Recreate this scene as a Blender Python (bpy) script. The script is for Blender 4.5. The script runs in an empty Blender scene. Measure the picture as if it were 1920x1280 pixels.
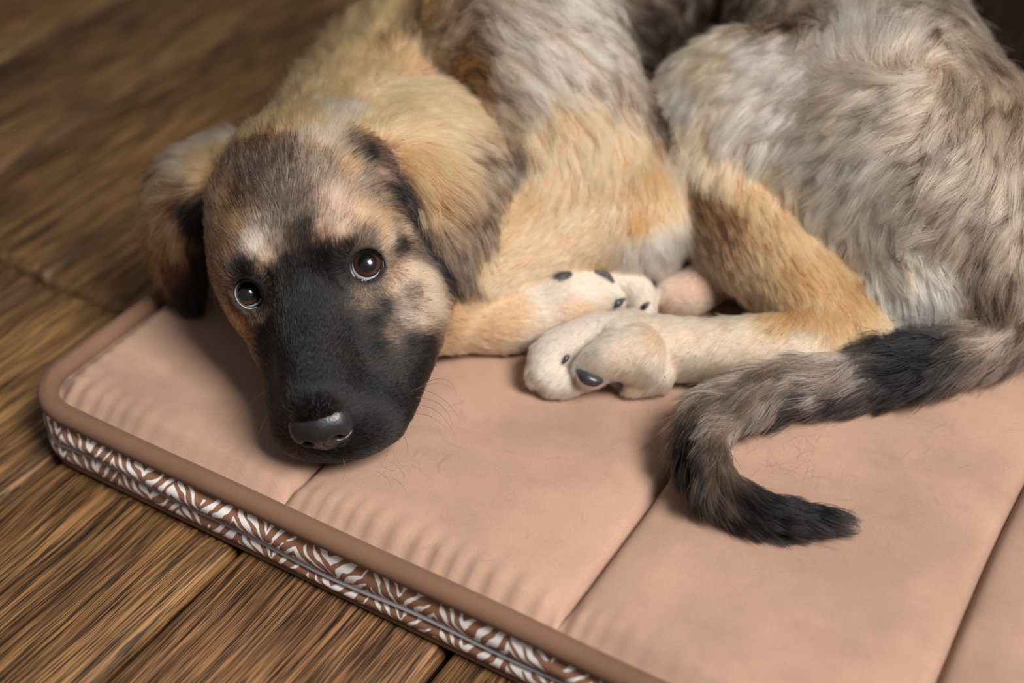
import bpy, bmesh, math, random
import numpy as np
from mathutils import Vector, Matrix
from mathutils.bvhtree import BVHTree
from mathutils.kdtree import KDTree

random.seed(7)
rng = np.random.default_rng(7)
scene = bpy.context.scene
COL = scene.collection

# ------------------------------------------------------------------ camera
Z0 = 0.052                       # height of the mat's top above the floor
HC = 0.58                        # camera height above the mat
PITCH = math.radians(38.2)
FPX = 2667.0                     # 50 mm on a 36 mm frame, 1920 px wide
CP, SP = math.cos(PITCH), math.sin(PITCH)
CAM = np.array([0.0, 0.0, HC + Z0])

cam_data = bpy.data.cameras.new('camera')
cam_data.sensor_width = 36.0
cam_data.lens = 50.0
cam_data.clip_start = 0.02
cam_data.dof.use_dof = True
cam_data.dof.focus_distance = 0.83
cam_data.dof.aperture_fstop = 2.8
cam = bpy.data.objects.new('camera', cam_data)
COL.objects.link(cam)
cam.location = CAM
cam.rotation_euler = (math.pi / 2 - PITCH, 0, 0)
scene.camera = cam

# ------------------------------------------------------------------ world and light
world = bpy.data.worlds.new('room_light')
scene.world = world
world.use_nodes = True
bg = world.node_tree.nodes['Background']
bg.inputs['Color'].default_value = (1.0, 0.98, 0.96, 1)
bg.inputs['Strength'].default_value = 0.20


def area_light(name, loc, target, sx, sy, power, color):
    d = bpy.data.lights.new(name, 'AREA')
    d.shape = 'RECTANGLE'
    d.size, d.size_y = sx, sy
    d.energy = power
    d.color = color
    o = bpy.data.objects.new(name, d)
    COL.objects.link(o)
    o.location = loc
    o.rotation_euler = (Vector(target) - Vector(loc)).to_track_quat('-Z', 'Y').to_euler()
    return o


area_light('window_light', (1.40, -0.78, 2.52), (0.02, 0.72, 0.05), 1.00, 1.30, 178.0, (1.0, 0.975, 0.94))

scene.view_settings.view_transform = 'Standard'
scene.view_settings.look = 'None'
scene.view_settings.gamma = 1.0
scene.view_settings.use_curve_mapping = False
scene.view_settings.exposure = 0.0
scene.cycles.max_bounces = 10
scene.cycles.transmission_bounces = 9
scene.cycles.glossy_bounces = 4
scene.cycles.diffuse_bounces = 4


# ------------------------------------------------------------------ helpers
def P(px, py, h=0.0):
    """point seen at a photo pixel, at height h above the mat's top"""
    u, v = px - 960.0, py - 640.0
    d = np.array([u, FPX * CP - v * SP, -v * CP - FPX * SP])
    return CAM + d * ((h - HC) / d[2])


def ray(px, py):
    u, v = px - 960.0, py - 640.0
    d = Vector((u, FPX * CP - v * SP, -v * CP - FPX * SP))
    return d.normalized()


def new_mesh(name, verts, faces, mat=None, parent=None, smooth=True):
    me = bpy.data.meshes.new(name)
    if isinstance(verts, np.ndarray):
        verts = verts.tolist()
    if isinstance(faces, np.ndarray):
        faces = faces.tolist()
    me.from_pydata(verts, [], faces)
    if smooth:
        me.polygons.foreach_set('use_smooth', [True] * len(me.polygons))
    me.update()
    o = bpy.data.objects.new(name, me)
    COL.objects.link(o)
    if mat:
        me.materials.append(mat)
    if parent:
        o.parent = parent
    return o


def tag(o, label=None, category=None, group=None, kind=None):
    if label: o['label'] = label
    if category: o['category'] = category
    if group: o['group'] = group
    if kind: o['kind'] = kind
    return o


def empty(name, loc):
    o = bpy.data.objects.new(name, None)
    COL.objects.link(o)
    o.location = loc
    o.empty_display_size = 0.05
    return o


def keep_world(o, parent):
    """parent without moving (parents are plain translations)"""
    o.parent = parent
    o.location = Vector(o.location) - Vector(parent.location)


class Nodes:
    def __init__(self, name):
        self.m = bpy.data.materials.new(name)
        self.m.use_nodes = True
        self.t = self.m.node_tree
        self.b = self.t.nodes['Principled BSDF']

    def n(self, typ, **kw):
        nd = self.t.nodes.new(typ)
        for k, v in kw.items():
            if k in nd.inputs:
                nd.inputs[k].default_value = v
            else:
                setattr(nd, k, v)
        return nd

    def l(self, a, b):
        self.t.links.new(a, b)

    def math(self, op, a, b=None, clamp=False):
        nd = self.t.nodes.new('ShaderNodeMath')
        nd.operation = op
        nd.use_clamp = clamp
        for i, v in enumerate((a, b)):
            if v is None: continue
            if hasattr(v, 'links'): self.l(v, nd.inputs[i])
            else: nd.inputs[i].default_value = v
        return nd.outputs[0]

    def ramp(self, fac, stops):
        nd = self.t.nodes.new('ShaderNodeValToRGB')
        el = nd.color_ramp.elements
        el.remove(el[1])
        el[0].position = stops[0][0]
        el[0].color = (*stops[0][1], 1)
        for p, c in stops[1:]:
            e = el.new(p)
            e.color = (*c, 1)
        self.l(fac, nd.inputs[0])
        return nd.outputs[0]

    def mix(self, fac, a, b, blend='MIX'):
        nd = self.t.nodes.new('ShaderNodeMix')
        nd.data_type = 'RGBA'
        nd.blend_type = blend
        for s, v in ((nd.inputs[0], fac), (nd.inputs[6], a), (nd.inputs[7], b)):
            if hasattr(v, 'links'): self.l(v, s)
            elif isinstance(v, (int, float)): s.default_value = v
            else: s.default_value = (*v, 1) if len(v) == 3 else v
        return nd.outputs[2]


def plain(name, col, rough=0.6, spec=0.5, coat=0.0):
    k = Nodes(name)
    k.b.inputs['Base Color'].default_value = (*col, 1)
    k.b.inputs['Roughness'].default_value = rough
    k.b.inputs['Specular IOR Level'].default_value = spec
    k.b.inputs['Coat Weight'].default_value = coat
    return k.m


# ------------------------------------------------------------------ floor of worn oak planks
TH = math.radians(31.0)
AX_A = np.array([math.sin(TH), math.cos(TH), 0.0])     # along the planks and the mat's short side
AX_B = np.array([math.cos(TH), -math.sin(TH), 0.0])    # along the mat's long front side


def wood():
    k = Nodes('oak_planks')
    tc = k.n('ShaderNodeTexCoord')
    oi = k.n('ShaderNodeObjectInfo')
    off = k.n('ShaderNodeCombineXYZ')
    r40 = k.math('MULTIPLY', oi.outputs['Random'], 37.0)
    k.l(r40, off.inputs[0]); k.l(r40, off.inputs[1])
    add = k.n('ShaderNodeVectorMath', operation='ADD')
    wmp = k.n('ShaderNodeMapping'); wmp.inputs['Scale'].default_value = (5.0, 11.0, 11.0)
    k.l(tc.outputs['Object'], wmp.inputs[0])
    wn = k.n('ShaderNodeTexNoise', Scale=1.0, Detail=2.0); k.l(wmp.outputs[0], wn.inputs['Vector'])
    wy = k.n('ShaderNodeCombineXYZ'); k.l(k.math('MULTIPLY', k.math('SUBTRACT', wn.outputs[0], .5), .014), wy.inputs[1])
    add0 = k.n('ShaderNodeVectorMath', operation='ADD')
    k.l(tc.outputs['Object'], add0.inputs[0]); k.l(wy.outputs[0], add0.inputs[1])
    k.l(add0.outputs[0], add.inputs[0]); k.l(off.outputs[0], add.inputs[1])

    def noise(scale, vec, detail=4, rough=.6, dist=0.0):
        mp = k.n('ShaderNodeMapping')
        mp.inputs['Scale'].default_value = vec
        k.l(add.outputs[0], mp.inputs[0])
        nz = k.n('ShaderNodeTexNoise', Scale=scale, Detail=detail, Roughness=rough, Distortion=dist)
        k.l(mp.outputs[0], nz.inputs['Vector'])
        return nz.outputs[0]
    # growth figure: long bands bending into cathedrals
    fig = noise(1.0, (2.2, 13.0, 13.0), 3, .55, 1.2)
    band = k.math('SINE', k.math('MULTIPLY', fig, 34.0))
    streak = noise(1.0, (9.0, 300.0, 300.0), 3, .65)
    pore = noise(1.0, (22.0, 1100.0, 1100.0), 2, .6)
    patch = noise(1.0, (5.0, 9.0, 9.0), 4, .6)
    base = k.ramp(patch, [(.28, (.110, .052, .024)), (.50, (.250, .125, .052)), (.72, (.420, .225, .092))])
    c1 = k.mix(k.math('MULTIPLY', k.math('ADD', k.math('MULTIPLY', band, .5), .5), .38), base, (.44, .245, .100))
    st = k.ramp(streak, [(.40, (0.10, .10, .10)), (.58, (1, 1, 1))])
    c2 = k.mix(.75, c1, st, 'MULTIPLY')
    po = k.ramp(pore, [(.42, (0.02, .016, .014)), (.52, (1, 1, 1))])
    c3 = k.mix(.85, c2, po, 'MULTIPLY')
    dark = k.ramp(noise(1.0, (3.0, 26.0, 26.0), 3, .6), [(.26, (.16, .15, .15)), (.44, (1, 1, 1))])
    c4 = k.mix(.8, c3, dark, 'MULTIPLY')
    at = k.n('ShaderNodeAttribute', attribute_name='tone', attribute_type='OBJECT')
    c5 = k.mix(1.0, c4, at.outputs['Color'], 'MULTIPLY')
    k.l(c5, k.b.inputs['Base Color'])
    k.b.inputs['Roughness'].default_value = .52
    k.b.inputs['Specular IOR Level'].default_value = .35
    hgt = k.math('ADD', k.math('MULTIPLY', streak, .5), k.math('MULTIPLY', pore, .6))
    bp = k.n('ShaderNodeBump', Strength=.55, Distance=.0011)
    k.l(hgt, bp.inputs['Height']); k.l(bp.outputs[0], k.b.inputs['Normal'])
    return k.m


WOOD = wood()
GAP = plain('floor_gap', (.012, .008, .005), .9, .1)
b_ref = float(P(312, 1152, -Z0)[:3] @ AX_B)            # the open seam at the lower left
PW = 0.1525
floor = new_mesh('floor', [(-2.6, -1.4, -.012), (2.8, -1.4, -.012), (2.8, 3.6, -.012), (-2.6, 3.6, -.012)], [(0, 1, 2, 3)], GAP)
tag(floor, kind='structure')


def plank_mesh(L, W, sd):
    """a plank with rounded, slightly wavering worn edges"""
    r = random.Random(sd)
    nx = 24
    prof = [(-.5, -.012), (-.5, -.0060), (-.485, -.0016), (-.462, 0), (-.2, .0003), (.2, .0003), (.462, 0), (.485, -.0016), (.5, -.0060), (.5, -.012)]
    xs = [0, .0, .003, .010] + [L * i / nx for i in range(1, nx)] + [L - .010, L - .003, L, L]
    zoff = [-.012, -.0045, -.0012, 0] + [0] * (nx - 1) + [0, -.0012, -.0045, -.012]
    vs = []
    for x, zo in zip(xs, zoff):
        w1, w2 = r.uniform(-.0008, .0008), r.uniform(-.0008, .0008)
        for i, (y, z) in enumerate(prof):
            vs.append((x, y * (W - .0050) + (w1 if i < 5 else w2), max(-.012, z + zo)))
    m = len(prof)
    fs = [(i * m + j, (i + 1) * m + j, (i + 1) * m + j + 1, i * m + j + 1) for i in range(len(xs) - 1) for j in range(m - 1)]
    me = bpy.data.meshes.new('plank')
    me.from_pydata(vs, [], fs)
    me.polygons.foreach_set('use_smooth', [True] * len(me.polygons))
    me.materials.append(WOOD)
    return me


plank_pool = [plank_mesh(1.18, PW, i) for i in range(4)]
ang = math.atan2(AX_A[1], AX_A[0])
prng = random.Random(5)
for i in range(-13, 12):
    bc = b_ref + (i + .5) * PW
    a0 = -1.3 + prng.uniform(-.9, 0)
    if i == -1: a0 = -.745 - .0   # the plank the mat's corner stands on
    j = 0
    while a0 < 3.0:
        c = AX_B * bc + AX_A * a0
        cen = c + AX_A * .6
        if -1.9 < cen[0] < 2.2 and -.6 < cen[1] < 2.7:
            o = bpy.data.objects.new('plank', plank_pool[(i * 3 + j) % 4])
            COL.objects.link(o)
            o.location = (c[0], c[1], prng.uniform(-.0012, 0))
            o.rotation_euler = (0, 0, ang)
            t = prng.uniform(.86, 1.06) if i >= -2 else prng.uniform(.50, .72)      # random tone; far planks coloured darker, standing in for the light falling off
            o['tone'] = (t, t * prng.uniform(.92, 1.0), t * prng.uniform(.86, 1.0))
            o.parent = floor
        a0 += 1.182
        j += 1

# ------------------------------------------------------------------ back wall and the dark footstool beyond the dog
PLASTER = plain('dark_plaster', (.10, .085, .075), .9, .2)
wb = new_mesh('wall_back', [(-2.6, 3.0, -.012), (2.8, 3.0, -.012), (2.8, 3.0, 2.4), (-2.6, 3.0, 2.4), (-2.6, 3.1, -.012), (2.8, 3.1, -.012), (2.8, 3.1, 2.4), (-2.6, 3.1, 2.4)],
              [(0, 1, 2, 3), (5, 4, 7, 6), (1, 5, 6, 2), (4, 0, 3, 7), (3, 2, 6, 7), (4, 5, 1, 0)], PLASTER, smooth=False)
tag(wb, kind='structure')
LEATHER = plain('black_leather', (.0035, .003, .003), .55, .25)


def soft_box(name, lo, hi, r, mat_, parent, seg=5):
    bm = bmesh.new()
    bmesh.ops.create_cube(bm, size=1.0)
    for v in bm.verts:
        v.co = Vector(((lo[k] + hi[k]) / 2 + v.co[k] * (hi[k] - lo[k]) for k in range(3)))
    bmesh.ops.bevel(bm, geom=bm.edges[:], offset=r, segments=seg, profile=.5, affect='EDGES')
    me = bpy.data.meshes.new(name)
    bm.to_mesh(me); bm.free()
    me.polygons.foreach_set('use_smooth', [True] * len(me.polygons))
    me.materials.append(mat_)
    o = bpy.data.objects.new(name, me)
    COL.objects.link(o)
    o.parent = parent
    return o


stool = empty('footstool', (.44, 1.12, 0))
stool.rotation_euler = (0, 0, ang - math.pi / 2)
tag(stool, 'near-black upholstered footstool standing behind the dog at upper right', 'footstool')
soft_box('base', (0, 0, .04), (.75, .5, .27), .02, LEATHER, stool)
soft_box('cushion', (-.01, -.01, .272), (.76, .51, .40), .035, LEATHER, stool, 6)
for fx, fy in ((.05, .05), (.70, .05), (.05, .45), (.70, .45)):
    soft_box('foot', (fx - .022, fy - .022, 0), (fx + .022, fy + .022, .045), .006, LEATHER, stool, 2)



# ------------------------------------------------------------------ the quilted dog mat
MA, MB = 0.4300, -0.6215            # front and left edge in plank coordinates
MW, MD, MR = 1.10, 0.565, 0.034     # long side, short side, corner radius
SEAMS = [0.2005, 0.3835, 0.5675, 0.7515, 0.9355]
mat_org = AX_A * MA + AX_B * MB
MROT = ang - math.pi / 2            # local x along the front, local y to the back


def suede(name, col, blot=.30):
    k = Nodes(name)
    tc = k.n('ShaderNodeTexCoord')
    n1 = k.n('ShaderNodeTexNoise', Scale=9.0, Detail=6.0, Roughness=.62)
    n2 = k.n('ShaderNodeTexNoise', Scale=38.0, Detail=5.0, Roughness=.7)
    n3 = k.n('ShaderNodeTexNoise', Scale=1400.0, Detail=2.0)
    for n_ in (n1, n2, n3): k.l(tc.outputs['Object'], n_.inputs['Vector'])
    dk = tuple(c * .78 for c in col)
    f = k.ramp(n1.outputs[0], [(.34, dk), (.60, col)])
    g = k.ramp(n2.outputs[0], [(.30, (.72, .68, .66)), (.50, (1, 1, 1))])
    c = k.mix(blot, f, g, 'MULTIPLY')
    h = k.ramp(n3.outputs[0], [(.3, (.86, .86, .86)), (.7, (1.06, 1.06, 1.06))])
    c = k.mix(.8, c, h, 'MULTIPLY')
    k.l(c, k.b.inputs['Base Color'])
    k.b.inputs['Roughness'].default_value = .85
    k.b.inputs['Specular IOR Level'].default_value = .12
    k.b.inputs['Sheen Weight'].default_value = .05
    k.b.inputs['Sheen Roughness'].default_value = .45
    bp = k.n('ShaderNodeBump', Strength=.18, Distance=.0006)
    k.l(n3.outputs[0], bp.inputs['Height']); k.l(bp.outputs[0], k.b.inputs['Normal'])
    return k.m


def zebra():
    """brushed white strokes in chevrons on brown, in metres along (u) and down (v) the side"""
    k = Nodes('chevron_fabric')
    uv = k.n('ShaderNodeUVMap', uv_map='uv')
    sp = k.n('ShaderNodeSeparateXYZ'); k.l(uv.outputs[0], sp.inputs[0])
    nz = k.n('ShaderNodeTexNoise', Scale=70.0, Detail=3.0); k.l(uv.outputs[0], nz.inputs['Vector'])
    nl = k.n('ShaderNodeTexNoise', Scale=28.0, Detail=2.0); k.l(uv.outputs[0], nl.inputs['Vector'])
    u = k.math('ADD', sp.outputs[0], k.math('MULTIPLY', k.math('SUBTRACT', nl.outputs[0], .5), .026))
    fr = k.math('FRACT', k.math('DIVIDE', u, .047))
    tri = k.math('MULTIPLY', k.math('ABSOLUTE', k.math('SUBTRACT', fr, .5)), .047)
    ph = k.math('ADD', k.math('MULTIPLY', sp.outputs[1], .85), k.math('MULTIPLY', tri, 1.25))
    ph = k.math('ADD', ph, k.math('MULTIPLY', nz.outputs[0], .0085))
    wv = k.math('SINE', k.math('MULTIPLY', ph, 2 * math.pi / .0098))
    n3 = k.n('ShaderNodeTexNoise', Scale=55.0, Detail=2.0); k.l(uv.outputs[0], n3.inputs['Vector'])
    thr = k.math('MULTIPLY', k.math('SUBTRACT', n3.outputs[0], .53), 6.0)
    f = k.math('ADD', wv, thr)
    f = k.ramp(k.math('ADD', k.math('MULTIPLY', f, 1.2), .45), [(.42, (0, 0, 0)), (.58, (1, 1, 1))])
    c = k.mix(f, (.270, .135, .085), (.86, .82, .80))
    k.l(c, k.b.inputs['Base Color'])
    k.b.inputs['Roughness'].default_value = .9
    k.b.inputs['Specular IOR Level'].default_value = .1
    bp = k.n('ShaderNodeBump', Strength=.3, Distance=.0006)
    k.l(f, bp.inputs['Height']); k.l(bp.outputs[0], k.b.inputs['Normal'])
    return k.m


SUEDE = suede('brown_suede', (.425, .264, .190))
PIPE = suede('brown_piping', (.195, .105, .066), .2)
ZEBRA = zebra()
TAPE = plain('zip_tape', (.40, .37, .39), .7, .3)
COIL = plain('zip_coil', (.30, .28, .30), .45, .5)

mat = empty('dog_mat', (mat_org[0], mat_org[1], 0))
mat.rotation_euler = (0, 0, MROT)
tag(mat, 'brown quilted suede dog mat with white chevron side and zip on wooden floor', 'dog bed')


def sstep(x, a, b):
    t = np.clip((x - a) / (b - a), 0, 1)
    return t * t * (3 - 2 * t)


def edge_dist(x, y):
    """distance inwards from the rounded outline"""
    qx = np.abs(x - MW / 2) - MW / 2 + MR
    qy = np.abs(y - MD / 2) - MD / 2 + MR
    return -(np.minimum(np.maximum(qx, qy), 0) + np.hypot(np.maximum(qx, 0), np.maximum(qy, 0)) - MR)


def axis_samples(L, seams, step, inset):
    xs = set(np.round(np.arange(inset, L - inset, step), 5))
    for e in (inset, L - inset):
        for q in np.arange(0, .03, .0015):
            xs.add(round(e + q if e < L / 2 else e - q, 5))
    for s in seams:
        xs = {x for x in xs if abs(x - s) > .012}
        for q in (0, .0005, .001, .0016, .0024, .0034, .0046, .006, .008, .010, .012):
            xs.add(round(s - q, 5)); xs.add(round(s + q, 5))
    return np.array(sorted(xs))


gx = axis_samples(MW, SEAMS, .003, .005)
gy = axis_samples(MD, [], .003, .005)
X, Y = np.meshgrid(gx, gy, indexing='ij')
# pull the corners in to the rounded outline
cx = np.clip(X, MR, MW - MR); cy = np.clip(Y, MR, MD - MR)
dx, dy = X - cx, Y - cy
dd = np.hypot(dx, dy)
f = np.where(dd > MR - .005, (MR - .005) / np.maximum(dd, 1e-9), 1)
X, Y = cx + dx * f, cy + dy * f
e = edge_dist(X, Y) - .005
per = np.where(Y < MR * 1.5, X, Y + 3.0)
per = np.where(e == e, X * (Y < X) * 1.0 + Y * (Y >= X) * 1.0, 0)
pk = np.sin(per * 2 * math.pi / .0125 + 1.6 * np.sin(per * 31) + 1.3 * np.sin(per * 77 + 1)) * (0.55 + .45 * np.sin(per * 19 + 2))
Zm = -.0105 * (1 - sstep(e, 0, .019)) ** 1.0
Zm += .00135 * pk * sstep(e, .001, .007) * (1 - sstep(e, .012, .034))
for s in SEAMS:
    w = sstep(Y, .004, .030) * sstep(MD - Y, .004, .030)
    ds = np.abs(X - s + .0012 * np.sin(Y * 21 + s * 40))
    Zm -= w * (.0095 * np.exp(-ds / .0026) + .0040 * np.exp(-(ds / .020) ** 2))
    # gathers where the seam meets the edge
    Zm -= .0015 * np.exp(-(ds / .010) ** 2) * np.exp(-(e / .02) ** 2)
Zm += .0009 * np.sin(X * 23 + 1.2 * np.sin(Y * 17)) * np.sin(Y * 19 + X * 7) * sstep(e, .01, .05)
Zm += .0005 * np.sin(X * 61 + 3 * np.sin(Y * 23)) * np.sin(Y * 47 + 2 * np.sin(X * 29)) * sstep(e, .01, .05)
Zm = np.minimum(Zm, .0004) + Z0
nx_, ny_ = X.shape
V = np.stack([X, Y, Zm], -1).reshape(-1, 3)
I = np.arange(nx_ * ny_).reshape(nx_, ny_)
Fq = np.stack([I[:-1, :-1], I[1:, :-1], I[1:, 1:], I[:-1, 1:]], -1).reshape(-1, 4)
top = new_mesh('top_cover', V, Fq, SUEDE, mat)


def outline(step=.003):
    """points and outward normals round the mat, with running length"""
    pts = []
    segs = [((MR, 0), (MW - MR, 0), (0, -1)), ((MW, MR), (MW, MD - MR), (1, 0)),
            ((MW - MR, MD), (MR, MD), (0, 1)), ((0, MD - MR), (0, MR), (-1, 0))]
    cen = [(MW - MR, MR), (MW - MR, MD - MR), (MR, MD - MR), (MR, MR)]
    st = [-90, 0, 90, 180]
    for (a, b, n_), c, s0 in zip(segs, cen, st):
        L = math.hypot(b[0] - a[0], b[1] - a[1])
        m = int(L / step)
        for i in range(m):
            pts.append((a[0] + (b[0] - a[0]) * i / m, a[1] + (b[1] - a[1]) * i / m, n_[0], n_[1]))
        m = 14
        for i in range(m):
            t = math.radians(s0 + 90 * i / m)
            pts.append((c[0] + MR * math.cos(t), c[1] + MR * math.sin(t), math.cos(t), math.sin(t)))
    p = np.array(pts)
    d = np.hypot(*(np.roll(p[:, :2], -1, 0) - p[:, :2]).T)
    return p, np.concatenate([[0], np.cumsum(d)[:-1]])


OP, OS = outline()


def sweep(name, prof, mat_, uv=True):
    """prof(s) -> list of (out, z); swept round the outline"""
    n = len(OP)
    rows = np.array([prof(s) for s in OS])
    m = rows.shape[1]
    V = np.empty((n, m, 3))
    V[..., 0] = OP[:, None, 0] + OP[:, None, 2] * rows[..., 0]
    V[..., 1] = OP[:, None, 1] + OP[:, None, 3] * rows[..., 0]
    V[..., 2] = rows[..., 1] + Z0
    I = np.arange(n * m).reshape(n, m)
    J = np.roll(I, -1, 0)
    F = np.stack([I[:, :-1], I[:, 1:], J[:, 1:], J[:, :-1]], -1).reshape(-1, 4)[:, ::-1]
    o = new_mesh(name, V.reshape(-1, 3), F, mat_, mat)
    if uv:
        lay = o.data.uv_layers.new(name='uv')
        su = np.repeat(OS[:, None], m, 1)
        dv = np.concatenate([np.zeros((n, 1)), np.cumsum(np.hypot(*np.moveaxis(np.diff(rows, axis=1), -1, 0)), 1)], 1)
        U = np.stack([su, dv], -1).reshape(-1, 2)
        U2 = U.copy()
        li = np.empty(len(o.data.loops), np.int64)
        o.data.loops.foreach_get('vertex_index', li)
        u = U2[li]
        # the closing column
        fi = np.arange(len(li)) // 4
        last = (fi // (m - 1)) == n - 1
        u[last & (u[:, 0] < 1.0), 0] += OS[-1] + .003
        lay.data.foreach_set('uv', u.ravel())
    return o


def zip_z(s):
    return -.0315 + .0022 * math.sin(s * 21 + .6) + .0012 * math.sin(s * 53)


def tube(cz, co, r, n=14, wob=0.0):
    return lambda s: [(co + r * math.sin(2 * math.pi * i / n) + wob * math.sin(s * 34), cz + r * math.cos(2 * math.pi * i / n) + wob * math.sin(s * 27 + 1)) for i in range(n + 1)]


def upper(s):
    z1 = zip_z(s)
    b = .0052 + .0015 * math.sin(s * 17)
    out = []
    for i in range(13):
        t = i / 12
        out.append((-.001 + b * math.sin(math.pi * min(1, t * 1.02)) ** .8 + .0030 * t, -.0125 + (z1 + .0125) * t))
    out.append((out[-1][0] - .0030, out[-1][1] - .0003))
    out.append((out[-1][0] - .0030, out[-1][1] + .0012))
    return out


def lower(s):
    z1 = zip_z(s) - .0012
    b = .0048
    return [(-.0005 + b * math.sin(math.pi * t) ** .8 + .0005 * (1 - t), z1 + (-.0475 - z1) * t) for t in [i / 10 for i in range(11)]]


sweep('piping', tube(-.0075, -.0015, .0068, wob=.0005), PIPE)
sweep('side_band', upper, ZEBRA)
zt = sweep('zip_tape', lambda s: [(.0012, zip_z(s) + .0012), (.0030 + .0012 * math.sin(s * 21 + 3.5), zip_z(s) - .0002), (.0032, zip_z(s) - .0016), (.0015, zip_z(s) - .0030)], TAPE)
zc = sweep('zip_coil', lambda s: [(.0030 + .0011 * math.sin(2 * math.pi * i / 6), zip_z(s) - .0010 + .0010 * math.cos(2 * math.pi * i / 6)) for i in range(7)], COIL)
zc.parent = zt
sweep('lower_band', lower, ZEBRA)
sweep('bottom_piping', tube(-.0485, -.001, .0034, 10), PIPE)
bt = new_mesh('underside', [(.006, .006, .002), (MW - .006, .006, .002), (MW - .006, MD - .006, .002), (.006, MD - .006, .002)], [(0, 3, 2, 1)], PIPE, mat)



# ------------------------------------------------------------------ the dog: signed distance sculpt
class Sculpt:
    def __init__(self, lo, hi, vox):
        self.lo = np.array(lo, float)
        self.v = vox
        self.n = np.ceil((np.array(hi) - self.lo) / vox).astype(int) + 1
        self.f = np.full(self.n, 1.0, np.float32)
        self.lab = np.zeros(self.n, np.int8)

    def box(self, lo, hi):
        i0 = np.clip(np.floor((np.array(lo) - self.lo) / self.v).astype(int), 0, self.n)
        i1 = np.clip(np.ceil((np.array(hi) - self.lo) / self.v).astype(int) + 1, 0, self.n)
        sl = tuple(slice(a, b) for a, b in zip(i0, i1))
        g = [(self.lo[k] + self.v * np.arange(i0[k], i1[k])).astype(np.float32) for k in range(3)]
        return sl, g[0][:, None, None], g[1][None, :, None], g[2][None, None, :]

    def union(self, sl, d, k, lab):
        a = self.f[sl]
        if k > 0:
            h = np.maximum(k - np.abs(a - d), 0) / k
            r = np.minimum(a, d) - h * h * k * 0.25
        else:
            r = np.minimum(a, d)
        if lab is not None:
            self.lab[sl] = np.where(d < a, lab, self.lab[sl])
        self.f[sl] = r

    def cut(self, sl, d, k):
        a = self.f[sl]
        h = np.maximum(k - np.abs(a + d), 0) / max(k, 1e-9)
        self.f[sl] = np.maximum(a, -d) + h * h * k * 0.25

    def cone(self, a, b, r1, r2, k=0.01, lab=None, sub=False):
        a, b = np.array(a, float), np.array(b, float)
        m = max(r1, r2) + k + 0.012
        sl, X, Y, Z = self.box(np.minimum(a, b) - m, np.maximum(a, b) + m)
        ab = b - a
        L2 = float(ab @ ab) + 1e-12
        t = ((X - a[0]) * ab[0] + (Y - a[1]) * ab[1] + (Z - a[2]) * ab[2]) / L2
        t = np.clip(t, 0, 1)
        d = np.sqrt((X - a[0] - t * ab[0]) ** 2 + (Y - a[1] - t * ab[1]) ** 2 + (Z - a[2] - t * ab[2]) ** 2) - (r1 + t * (r2 - r1))
        if sub: self.cut(sl, d, k)
        else: self.union(sl, d, k, lab)

    def chain(self, pts, k=0.01, lab=None, sub=9):
        """one limb: a smooth tapered tube through the points, joined as a whole"""
        a = np.array([np.append(p, r) for p, r in pts], float)
        q = []
        n = len(a) - 1
        for i in range(n):
            p0, p1, p2, p3 = a[max(i - 1, 0)], a[i], a[i + 1], a[min(i + 2, n)]
            for j in range(sub):
                f = j / sub
                q.append(0.5 * (2 * p1 + (p2 - p0) * f + (2 * p0 - 5 * p1 + 4 * p2 - p3) * f * f + (3 * p1 - p0 - 3 * p2 + p3) * f ** 3))
        q.append(a[-1])
        q = np.array(q)
        m = q[:, 3].max() + k + 0.012
        SL, X, Y, Z = self.box(q[:, :3].min(0) - m, q[:, :3].max(0) + m)
        D = np.full((X.size, Y.size, Z.size), 1.0, np.float32)
        o = np.array([X.ravel()[0], Y.ravel()[0], Z.ravel()[0]])
        for u, w in zip(q[:-1], q[1:]):
            mm = max(u[3], w[3]) + k + 0.012
            i0 = np.maximum(np.floor((np.minimum(u, w)[:3] - mm - o) / self.v).astype(int), 0)
            i1 = np.minimum(np.ceil((np.maximum(u, w)[:3] + mm - o) / self.v).astype(int) + 1, D.shape)
            s = tuple(slice(c, d) for c, d in zip(i0, i1))
            x, y, z = X[s[0]] - u[0], Y[:, s[1]] - u[1], Z[:, :, s[2]] - u[2]
            ab = w[:3] - u[:3]
            t = np.clip((x * ab[0] + y * ab[1] + z * ab[2]) / (float(ab @ ab) + 1e-12), 0, 1)
            d = np.sqrt((x - t * ab[0]) ** 2 + (y - t * ab[1]) ** 2 + (z - t * ab[2]) ** 2) - (u[3] + t * (w[3] - u[3]))
            D[s] = np.minimum(D[s], d)
        self.union(SL, D, k, lab)

    def ell(self, c, r, R=np.eye(3), k=0.01, lab=None, sub=False):
        c, r = np.array(c, float), np.array(r, float)
        ext = np.sqrt(((R * r[None, :]) ** 2).sum(1)) + k + 0.012
        sl, X, Y, Z = self.box(c - ext, c + ext)
        x, y, z = X - c[0], Y - c[1], Z - c[2]
        q = [(R[0, i] * x + R[1, i] * y + R[2, i] * z) / r[i] for i in range(3)]
        k0 = np.sqrt(q[0] ** 2 + q[1] ** 2 + q[2] ** 2)
        k1 = np.sqrt((q[0] / r[0]) ** 2 + (q[1] / r[1]) ** 2 + (q[2] / r[2]) ** 2) + 1e-9
        d = k0 * (k0 - 1) / k1
        if sub: self.cut(sl, d, k)
        else: self.union(sl, d, k, lab)

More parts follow.
